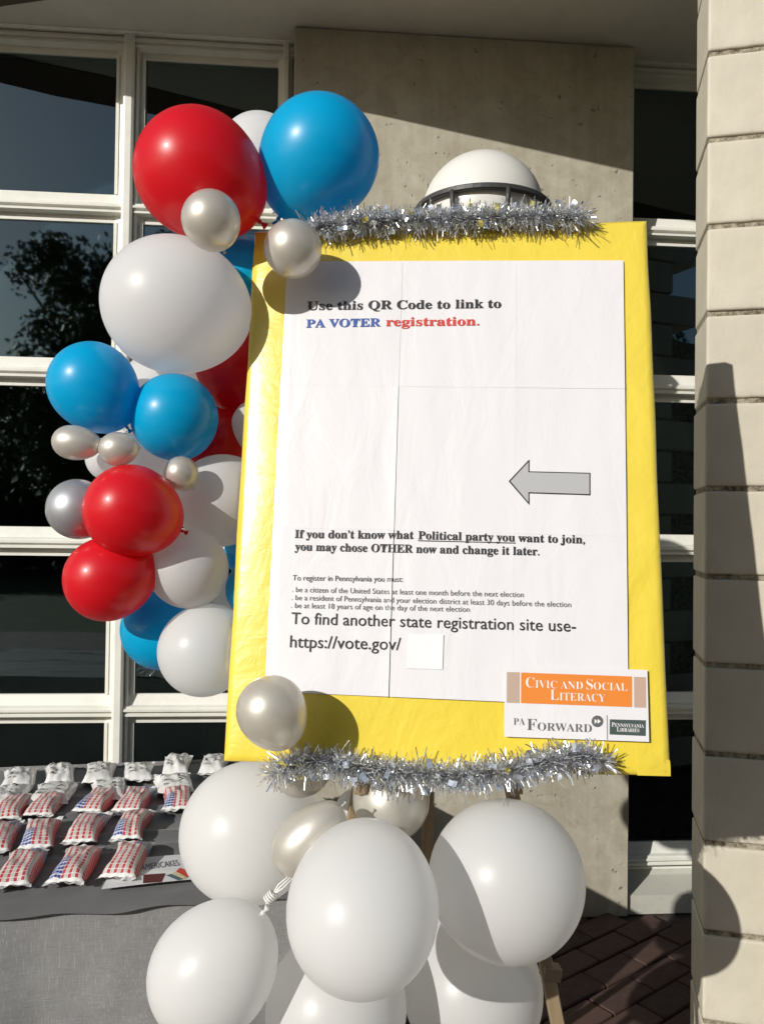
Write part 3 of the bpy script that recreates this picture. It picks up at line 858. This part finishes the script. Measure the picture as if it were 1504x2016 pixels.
balloon(357, 932, 34, 1.50, 'round', S_, (.5, .8), 'tiny silver balloon wedged above the left shoulder of a white one', 1.0, tin=.5)
balloon(153, 1002, 59, 1.49, 'round', G_, (.7, .5), 'steel grey balloon at the far left beside the rounder red one', 1.0, tin=.5)
balloon(256, 1004, 91, 1.44, 'pear', R_, (.75, .35), 'upper of the two front red balloons in the lower garland', .97, tin=.4)
balloon(438, 985, 91, 1.62, 'round', W_, (.9, -.2), 'white balloon to the right of the upper front red one, against the poster', 1.0, tin=.3)
balloon(211, 1140, 84, 1.47, 'pear', R_, (.92, -.35), 'lower of the two front red balloons, left edge of the lower garland', .98, tin=.2)
balloon(371, 1119, 78.5, 1.525, 'round', W_, (.2, .6), 'white balloon with a slanting shadow across its top, right of the lower red', 1.0, tin=.9)
balloon(490, 1088, 48, 1.72, 'round', B_, (.9, -.4), 'blue sliver of a balloon beside the poster, above another blue one', 1.0, tin=.4)
balloon(503, 1160, 58, 1.56, 'round', B_, (.9, .4), 'bright blue balloon almost wholly hidden by the poster edge', 1.0, tin=.3)
balloon(442, 1186, 50, 1.68, 'round', W_, (.4, .6), 'shaded pale balloon in the gap above the lowest white garland balloon', 1.0, tin=.5)
balloon(320, 1238, 80, 1.60, 'round', B_, (.4, -.8), 'lowest blue balloon, its upper half in shadow', 1.0, tin=.3)
balloon(402, 1281, 89.5, 1.525, 'round', W_, (.6, -.6), 'lowest white balloon of the upper garland, above the table end', 1.0, tin=.6)
balloon(534, 1398, 69, 1.335, 'pear', S_, (.45, .86), 'silver balloon on the bottom left corner of the poster', .98)
balloon(490, 1638, 134, 1.52, 'round', W_, (.75, -.4), 'big white balloon hanging in front of the snack table', 1.0, tin=.6)
balloon(592, 1508, 60, 1.475, 'round', S_, (.8, -.2), 'silver balloon mostly hidden behind the lower tinsel, on the left', 1.0, tin=.4)
balloon(599, 1659, 57, 1.335, 'egg', S_, (.72, -.70), 'slanted silver balloon with its nose up toward the lower tinsel', 1.27)
balloon(770, 1577, 75, 1.45, 'round', S_, (-.5, -.6), 'broad silver balloon directly under the middle of the lower tinsel', 1.0, tin=.5)
balloon(714, 1789, 151, 1.22, 'pear', W_, (.05, -.30), 'foremost and largest white balloon in the bottom cluster', 1.09, tin=.95)
balloon(997, 1731, 151.5, 1.385, 'round', W_, (-.5, .3), 'large white balloon at the right of the bottom cluster', 1.0, tin=.8)
balloon(415, 1914, 121, 1.33, 'pear', W_, (.66, -.75), 'white balloon at bottom left with its knot pointing up right', 1.02)
balloon(662, 1984, 139, 1.405, 'round', W_, (.2, -.5), 'white balloon at the bottom frame edge below the foremost one', 1.0, tin=.9)
balloon(930, 1948, 137, 1.54, 'round', W_, (-.5, -.5), 'white balloon low at the bottom right, under the large right one', 1.0, tin=.7)
balloon(700, 1600, 42, 1.60, 'round', W_, (0, -1), 'pale balloon glimpsed between the two silver ones under the tinsel', 1.0, tin=.5)
# balloons squeezed against the left edge of the poster flatten where they touch it
bpy.context.view_layer.update()
BI = BM.inverted()
for t in [o for o in C.objects if o.get('category') == 'balloon']:
    for sk in t.children:
        if not sk.name.startswith('skin'): continue
        loc = BI @ t.matrix_world.translation
        if not (-.13 < loc.x < .02 and .1 < loc.y < .9 and -.35 < loc.z < .0): continue
        A4 = BI @ t.matrix_world @ sk.matrix_basis; B4 = A4.inverted()
        hit = [v for v in sk.data.vertices if (A4 @ v.co).x > -.004 and (A4 @ v.co).z > -.10]
        if not hit: continue
        sk.data = sk.data.copy()
        for v in sk.data.vertices:
            q = A4 @ v.co
            if q.x > -.004 and q.z > -.10: q.x = -.004; v.co = B4 @ q
# ribbon loop at the knot of the bottom left balloon
M_RIB = mat('white_ribbon', (.80, .79, .76), .3)
rb = thing('ribbon', 'thin white ribbon tied round the knot of the bottom left balloon', 'ribbon', P(528, 1772, 1.32))
m = MB()
for k in range(3):
    a = P(524, 1774 + 3 * k, 1.318); b = P(548 + 4 * k, 1742 + 4 * k, 1.318); c = P(572 + 3 * k, 1722 + 3 * k, 1.33); d = P(600, 1700, 1.38)
    m.tube([a, a.lerp(b, .5) + upv * .004 * (k - 1), b, c, d], .0013, 5)
keep(m.obj('strand', M_RIB, smooth=True), rb)
m = MB()
for k in range(4):
    c = P(528 + 2 * k, 1772 - 2 * k, 1.315); ax = (rgt * .66 + upv * .75)
    pts = []
    for q in range(13):
        t = q / 12 * 6.283; pts.append(c + (rgt * .75 - upv * .66) * math.cos(t) * .008 + fwd * math.sin(t) * .008 + ax * .002 * k)
    m.tube(pts, .0016, 5)
keep(m.obj('winding', M_RIB, smooth=True), rb)

# ------------------------------------------------------------------ table with cloth
TZ = .75
pf0, pf1 = PZ(0, 1788, TZ), PZ(443, 1758, TZ)
tx = (pf1 - pf0); tx.z = 0; tx.normalize(); ty = Vector((-tx.y, tx.x, 0))
tor = pf0 + tx * ((pf1 - pf0).length + .17)             # front right corner of the top
TM = Matrix(((tx.x, ty.x, 0, tor.x), (tx.y, ty.y, 0, tor.y), (0, 0, 1, 0), (0, 0, 0, 1)))
TW, TD = 1.83, (PZ(240, 1512, TZ) - tor).dot(ty)
table = thing('folding_table', 'long folding table under a grey cloth left of the easel', 'table')
table.matrix_world = TM
m = MB(); m.box((-TW + .01, .012, TZ - .03), (-.01, TD - .012, TZ - .004)); m.obj('tabletop', mat('table_laminate', (.5, .5, .48), .5), table)
M_STEEL = mat('grey_steel', (.2, .2, .2), .4, Metallic=1.0)
for x in (-TW + .15, -.15):
    for y in (.1, TD - .1):
        m = MB(); m.tube([(x, y, 0), (x, y, TZ - .03)], .014, 10); m.obj('leg', M_STEEL, table)
def cloth_mat():
    m = mat('grey_slub_cloth', (.2, .2, .2), .85, Sheen_Weight=.2); g = N(m)
    co = g.coord('Object')
    base = g.ramp(g.noise(co, 4, 4, .6), [(.3, (.20, .20, .20)), (.7, (.27, .27, .265))])
    warp = g.noise(g.coord('Object', scale=(1100, 1100, 26)), 1, 2, .5)
    weft = g.noise(g.coord('Object', scale=(40, 40, 900)), 1, 2, .5)
    c = g.mix(g.ramp(warp, [(.56, (0, 0, 0)), (.78, (.55, .55, .55))]), base, (.60, .60, .585))
    c = g.mix(g.ramp(weft, [(.5, (0, 0, 0)), (.75, (.5, .5, .5))]), c, (.12, .12, .12))
    g.color(c)
    n1 = g.bump(g.noise(co, 7, 3, .5), .4, .01)
    g.bump(warp, .25, .001, n1)
    return m
M_CLOTH = cloth_mat()
def cloth_top_mat():
    m = mat('dark_grey_cloth', (.12, .12, .12), .6, Sheen_Weight=.15); g = N(m)  # top layer coloured a darker grey than the front drop
    co = g.coord('Object')
    g.color(g.ramp(g.noise(co, 4, 4, .6), [(.3, (.10, .10, .10)), (.7, (.13, .13, .13))]))
    g.bump(g.noise(co, 500, 2, .5), .2, .001)
    return m
M_CTOP = cloth_top_mat()
cloth = thing('tablecloth', 'grey cloth draped over the snack table with a pale woven front', 'tablecloth')
cloth.matrix_world = TM
def wr(x, y):
    z = .0035 * noise.noise(Vector((x * 5, y * 9, .3))) + .003 * abs(noise.noise(Vector((x * 3 + y * 8, y * 3 - x, 2.2)))) + .0045 * max(0, noise.noise(Vector((x * 9 - y * 14, y * 3, 5)))) 
    return z
def ridge(x, y):
    # sharp folds running across the top
    z = 0
    for (yy, sl, amp, w) in ((.22, .10, .007, .022), (.36, -.06, .006, .02), (.52, .08, .007, .024), (.66, -.12, .006, .02)):
        d = (y - yy - sl * (x + .6) - .02 * noise.noise(Vector((x * 5, yy, 0)))) / w
        z += amp * 1.2 * math.exp(-abs(d) * 1.8) * (.5 + .5 * noise.noise(Vector((x * 4, yy * 7, 1))) * 2)
    return max(z, 0) * 1.7
def top_fn(u, v):
    x = -TW * (1 - u); y = (TD + .022) * v - .022
    z = TZ + .0006 + wr(x, y) + ridge(x, y)
    if v < .035:
        k = 1 - v / .035
        z -= .013 * k ** 1.5 * (1 + .5 * noise.noise(Vector((x * 9, 3, 0)))); y -= .002 * k + .006 * k * noise.noise(Vector((x * 9, 9, 0)))
    return (x, y, z)
m = MB(); m.grid(150, 110, top_fn); m.obj('top_layer', M_CTOP, cloth, smooth=True)
def skirt_fn(u, v):
    x = -TW * (1 - u); z = (TZ - .028) * (1 - v) + .02
    f = .012 * math.sin(x * 16 + 1.2 * noise.noise(Vector((x * 2, 0, 0)))) + .012 * noise.noise(Vector((x * 6, z * 1.5, 0)))
    f += .005 * noise.noise(Vector((x * 14, z * 12, 4))) + .012 * abs(noise.noise(Vector((x * 4 + z * 5, z * 2 - x, 8)))) + .004 * noise.noise(Vector((x * 2, z * 26, 3)))
    y = -.006 - v * .03 - f * min(1, v * 2.0 + .05)
    return (x, y, z)
m = MB(); m.grid(170, 60, skirt_fn); m.obj('front_drop', M_CLOTH, cloth, smooth=True)
def side_fn(u, v):
    y = -.012 + (TD + .01) * u; z = (TZ - .002) * (1 - v) + .02
    f = .02 * math.sin(y * 14 + 2) * min(1, v * 1.6)
    return (.004 + v * .03 + f, y, z)
m = MB(); m.grid(60, 20, side_fn); m.obj('side_drop', M_CLOTH, cloth, smooth=True)
m = MB(); m.grid(60, 12, lambda u, v: (-TW * (1 - u), TD + .003 + v * .03 + .015 * math.sin(u * 40) * v, TZ * (1 - v) + .02 - .004)); m.obj('back_drop', M_CLOTH, cloth, smooth=True)

# ------------------------------------------------------------------ snack packs
def plaid_mat(flip):
    m = mat('plaid_wrapper_%d' % flip, (.8, .8, .8), .38, Coat_Weight=.25, Coat_Roughness=.2); g = N(m)
    tc = g.n('ShaderNodeTexCoord'); sp = g.n('ShaderNodeSeparateXYZ'); g.l(tc.outputs['UV'], sp.inputs[0])
    U, V = sp.outputs[0], sp.outputs[1]     # U across 0..1, V along 0..1
    nx, ny = 11.0, 15.0
    cu = g.math('MULTIPLY', U, nx); cv = g.math('MULTIPLY', V, ny)
    fu = g.math('FRACT', cu); fv = g.math('FRACT', cv)
    par = g.math('MODULO', g.math('FLOOR', cu), 2.0)
    red = g.mix(par, (.50, .055, .065), (.56, .54, .49))
    blu = g.mix(par, (.015, .035, .19), (.03, .07, .30))
    if flip == 0: m_ = g.math('MULTIPLY', g.math('GREATER_THAN', U, .636), g.math('GREATER_THAN', V, .70))
    elif flip == 1: m_ = g.math('MULTIPLY', g.math('LESS_THAN', U, .364), g.math('LESS_THAN', V, .44))
    else: m_ = g.math('MULTIPLY', g.math('GREATER_THAN', U, .636), g.math('LESS_THAN', V, -1.0))
    c = g.mix(m_, red, blu)
    ln = g.math('MAXIMUM', g.math('LESS_THAN', fu, .10), g.math('LESS_THAN', fv, .13))
    c = g.mix(ln, c, (.76, .73, .70))
    # woven curl printed on the blue corner
    cur = g.n('ShaderNodeTexWave', wave_type='RINGS'); mp = g.n('ShaderNodeMapping'); mp.inputs['Scale'].default_value = (3.2, 5.2, 1); g.l(tc.outputs['UV'], mp.inputs[0]); g.l(mp.outputs[0], cur.inputs[0])
    cur.inputs['Scale'].default_value = 1.1; cur.inputs['Distortion'].default_value = 5
    c = g.mix(g.math('MULTIPLY', m_, g.math('GREATER_THAN', cur.outputs[1], .93)), c, (.72, .74, .80))
    # plain white seals at both ends
    endm = g.math('MAXIMUM', g.math('LESS_THAN', V, .03), g.math('GREATER_THAN', V, .975))
    c = g.mix(endm, c, (.78, .77, .74))
    g.color(c)
    g.bump(g.noise(g.coord(), 90, 3, .6), .25, .0015)
    return m
PLAID = [plaid_mat(0), plaid_mat(1), plaid_mat(2)]
M_SEAL = mat('white_seal', (.78, .77, .74), .35, Coat_Weight=.3); g = N(M_SEAL)
wv = g.n('ShaderNodeTexWave'); g.l(g.coord(scale=(1, 1, 1)), wv.inputs[0]); wv.inputs['Scale'].default_value = 190; g.bump(wv.outputs[0], .4, .001)
M_WRAP = mat('white_foil_wrapper', (.76, .75, .72), .30, Coat_Weight=.4, Coat_Roughness=.15); g = N(M_WRAP); g.bump(g.noise(g.coord(), 40, 4, .6, .6), .6, .004)
def pack_mesh(L, W, Hh, seed, crumple, material, name='wrapper'):
    nu, nv_ = 22, 14
    bm = bmesh.new(); uvl = bm.loops.layers.uv.new('UVMap')
    def surf(a, b, top):
        u = a * 2 - 1; v = b * 2 - 1
        prof = max(0, 1 - abs(v) ** 4.5) ** .45
        end = max(0, 1 - abs(u) ** 3.2) ** .75
        wv_ = W * .505 * (1 - .10 * math.sin(math.pi * a))
        z = Hh * prof * end
        nz = noise.noise(Vector((u * 2.2 + seed * 3.1, v * 2.2, seed)))
        cr = abs(noise.noise(Vector((u * 3.4 + seed, v * 3.0 + seed * 2, 3 + seed))))
        x = v * wv_; y = u * L / 2
        if top:
            z = z * (.76 + .15 * nz) + .002 + crumple * cr * end * prof - crumple * .35 * end * prof
            z += .0020 * math.sin(v * 12 + seed) * abs(u) ** 6
            z = max(z, .0012)
        else: z = .0006
        lift = .010 * abs(u) ** 3
        return Vector((x + .05 * W * math.sin(seed * 7 + u * 2), y, z * .86 + lift * (1 if top else .9)))
    for top in (True, False):
        vs = [[bm.verts.new(surf(i / nu, j / nv_, top)) for j in range(nv_ + 1)] for i in range(nu + 1)]
        for i in range(nu):
            for j in range(nv_):
                q = [vs[i][j], vs[i][j + 1], vs[i + 1][j + 1], vs[i + 1][j]]
                uv = [(j / nv_, i / nu), ((j + 1) / nv_, i / nu), ((j + 1) / nv_, (i + 1) / nu), (j / nv_, (i + 1) / nu)]
                if not top: q.reverse(); uv.reverse()
                f = bm.faces.new(q); f.smooth = True
                for l, t in zip(f.loops, uv): l[uvl].uv = t
    me = bpy.data.meshes.new(name); bm.to_mesh(me); bm.free(); me.materials.append(material)
    m = MB()
    seals = []
    for sg in (-1, 1):
        m = MB()
        def sf(a, b, sg=sg):
            v = a * 2 - 1; base = surf(0 if sg < 0 else 1, a, True)
            ext = .014 * b
            zig = .0009 * (1 if int(round(a * 40)) % 2 else -1) if b == 1 else 0
            return (base.x * (1 + .06 * b) , base.y + sg * (ext + zig), base.z + .0035 * math.sin(v * 3 + seed) * b + .002 * b + .001 * math.sin(v * 9 + seed))
        m.grid(40, 3, sf); seals.append(m.mesh('end_seal', smooth=True)); seals[-1].materials.append(M_SEAL)
    return me, seals, surf
def place_pack(near, far, w, hgt, kind, seed, label, group, z=0, crumple=.004, tilt=0):
    a, b = PZ(near[0], near[1], TZ + .004), PZ(far[0], far[1], TZ + .004 + hgt * .4)
    b.z = a.z; L = (b - a).length
    L = min(L * 1.30, .20) - .026; hgt *= 1.75
    c = a.lerp(b, .5); d = (b - a).normalized()
    t = thing('snack_pack', label, 'snack pack', (c.x, c.y, TZ + .006 + z), group, (tilt, 0, math.atan2(d.y, d.x) - math.pi / 2))
    me, seals, surf = pack_mesh(L, w, hgt, seed, crumple, M_WRAP if kind == 'w' else PLAID[kind])
    obj('wrapper', me, None, t)
    for s in seals: obj('end_seal', s, None, t)
    if kind == 'w':
        # black scribbled print following the foil
        rnd = random.Random(seed * 13); m = MB()
        def put(v, u):
            q = surf((u + 1) / 2, (v + 1) / 2, True); return (q.x, q.y, q.z + .0007)
        for (cu, cv) in ((.3, -.5), (-.35, -.45), (-.4, .4), (.35, .35)):
            for k in range(3):
                u0 = cu + .1 * k; n = 7; pts = [(cv - .3 + .6 * i / n, u0 + .12 * math.sin(i * .5 + k)) for i in range(n + 1)]
                for i in range(n):
                    w0 = .016 + .012 * math.sin(i)
                    i0 = len(m.v); m.v += [put(pts[i][0], pts[i][1] - w0), put(pts[i + 1][0], pts[i + 1][1] - w0), put(pts[i + 1][0], pts[i + 1][1] + w0), put(pts[i][0], pts[i][1] + w0)]
                    m.f.append((i0, i0 + 1, i0 + 2, i0 + 3))
        m.obj('printed_scrawl', DARKINK, t)
        V, Fc, tw, th = text_mesh([('Minis', 1)], .01)
        for (cu, cv) in ((-.62, -.35), (.02, .42)):
            out = [put(cv - .28 + .5 * v_.x / tw, cu + .13 * v_.y / th) for v_ in V]
            me2 = bpy.data.meshes.new('wrapper_print'); me2.from_pydata(out, [], Fc); me2.update(); obj('wrapper_print', me2, DARKINK, t)
    return t
PG = 'red white and blue plaid snack packs on the table'
PL = [ # near end, far end, width, height, print, words
 ((22, 1762), (58, 1676), .082, .030, 0, 'plaid snack pack with blue far corner, left end of the front row'),
 ((128, 1752), (168, 1672), .080, .030, 1, 'plaid snack pack with blue near corner, middle of the front row'),
 ((228, 1744), (272, 1662), .080, .031, 0, 'plaid snack pack at the right end of the front row, touching the flyer'),
 ((-22, 1692), (18, 1622), .080, .028, 0, 'plaid snack pack cut by the left photo edge in the second row'),
 ((66, 1682), (92, 1618), .080, .028, 1, 'plaid snack pack with blue near corner, second in the second row'),
 ((152, 1672), (190, 1606), .080, .028, 0, 'plaid snack pack with blue far corner, third in the second row'),
 ((246, 1668), (276, 1598), .074, .030, 1, 'plaid snack pack with blue near corner, right end of the second row'),
 ((10, 1626), (40, 1568), .078, .026, 2, 'all red plaid snack pack cut by the left edge in the third row'),
 ((74, 1620), (110, 1560), .080, .026, 0, 'crumpled plaid snack pack in the third row with blue far corner'),
 ((172, 1609), (212, 1556), .082, .027, 1, 'plaid snack pack with blue near corner, middle of the third row'),
 ((244, 1614), (282, 1550), .080, .028, 0, 'plaid snack pack lying left of the dark gap in the third row'),
 ((346, 1610), (352, 1548), .080, .027, 1, 'lone plaid snack pack right of the dark gap beside the big balloon'),
]
for i, (a, b, w, h, k, lab) in enumerate(PL):
    place_pack(a, b, w, h, k, i + 1, lab, PG, crumple=.0015 if i != 8 else .006)
WG = 'white printed snack packs on the table'
WL_ = [
 ((30, 1563), (44, 1516), .092, .030, 'white printed snack pack at the left end of the back row'),
 ((112, 1558), (122, 1508), .086, .034, 'tall puffed white snack pack, second in the back row'),
 ((188, 1549), (204, 1509), .088, .030, 'white snack pack with a rumpled right side, third in the back row'),
 ((270, 1543), (276, 1509), .088, .028, 'flat white snack pack, fourth in the back row by the mullion'),
 ((344, 1537), (352, 1492), .084, .036, 'puffed white snack pack standing above its neighbours, fifth in the back row'),
 ((418, 1530), (426, 1492), .084, .030, 'white snack pack half hidden by the big balloon at the row end'),
 ((0, 1594), (30, 1552), .088, .024, 'crushed white snack pack at the left edge behind the third plaid row'),
 ((96, 1588), (112, 1548), .110, .026, 'white snack pack slid under the crumpled plaid one'),
 ((212, 1580), (214, 1540), .100, .024, 'white snack pack lying behind the middle plaid pack'),
 ((344, 1568), (340, 1532), .110, .028, 'white snack pack with folded corner behind the lone plaid one'),
]
for i, (a, b, w, h, lab) in enumerate(WL_):
    place_pack(a, b, w, h, 'w', i + 20, lab, WG, crumple=.011)

# ------------------------------------------------------------------ flyer on the table
fl = thing('flyer', 'white flyer with dark lettering and cake pictures under the front packs', 'flyer')
fl.matrix_world = Matrix.Translation((0, 0, 0))
fa, fb, fc_, fd = PZ(200, 1752, TZ + .01), PZ(440, 1728, TZ + .01), PZ(392, 1682, TZ + .01), PZ(230, 1695, TZ + .01)
def fq(u, v):
    q = (fa.lerp(fb, u)).lerp(fd.lerp(fc_, u), v); loc = TM.inverted() @ q
    return Vector((q.x, q.y, TZ + .0115 + .002 * math.sin(u * 3)))
m = MB(); m.grid(20, 8, fq); m.obj('sheet', mat('flyer_paper', (.74, .74, .74), .35, Coat_Weight=.5), fl, smooth=True)
def fpatch(pts, material, name, dz=.0008):
    me = bpy.data.meshes.new(name); v = [fq(*p) + Vector((0, 0, dz)) for p in pts]; me.from_pydata([tuple(x) for x in v], [], [tuple(range(len(v)))]); me.update(); obj(name, me, material, fl)
def inv(px, py):   # pixel -> u, v on the flyer (bilinear search)
    tgt = PZ(px, py, TZ + .0115); bu, bv, bd = 0, 0, 9
    for i in range(61):
        for j in range(41):
            q = fq(i / 60, j / 40); d = (q.xy - tgt.xy).length
            if d < bd: bu, bv, bd = i / 60, j / 40, d
    return bu, bv
V, Fc, tw, th = text_mesh([('AMERICAKES', 1)], -.004)
t0, t1 = inv(277, 1715), inv(356, 1706); hv = .22
out = []
for v_ in V:
    s = v_.x / tw; out.append(tuple(fq(t0[0] + (t1[0] - t0[0]) * s, t0[1] + (t1[1] - t0[1]) * s + hv * v_.y / th) + Vector((0, 0, .0009))))
me2 = bpy.data.meshes.new('lettering'); me2.from_pydata(out, [], Fc); me2.update(); obj('lettering', me2, mat('navy_ink', (.03, .03, .06), .5), fl)
CR, CG, CB, CD = mat('cake_red', (.55, .05, .03), .5), mat('cake_cream', (.62, .52, .30), .5), mat('cake_teal', (.07, .13, .17), .5), mat('cake_maroon', (.10, .015, .015), .5)
fpatch([inv(282, 1741), inv(320, 1738), inv(326, 1722), inv(282, 1725)], CD, 'cake_picture')
fpatch([inv(328, 1726), inv(338, 1723), inv(360, 1733), inv(350, 1736)], CB, 'cake_picture', .0010)
fpatch([inv(338, 1723), inv(346, 1718), inv(368, 1729), inv(360, 1733)], CG, 'cake_picture', .0012)
fpatch([inv(346, 1718), inv(356, 1711), inv(384, 1722), inv(368, 1729)], CR, 'cake_picture', .0014)
fpatch([inv(364, 1710), inv(368, 1697), inv(378, 1713)], mat('cake_green', (.04, .10, .05), .5), 'cake_picture', .0014)
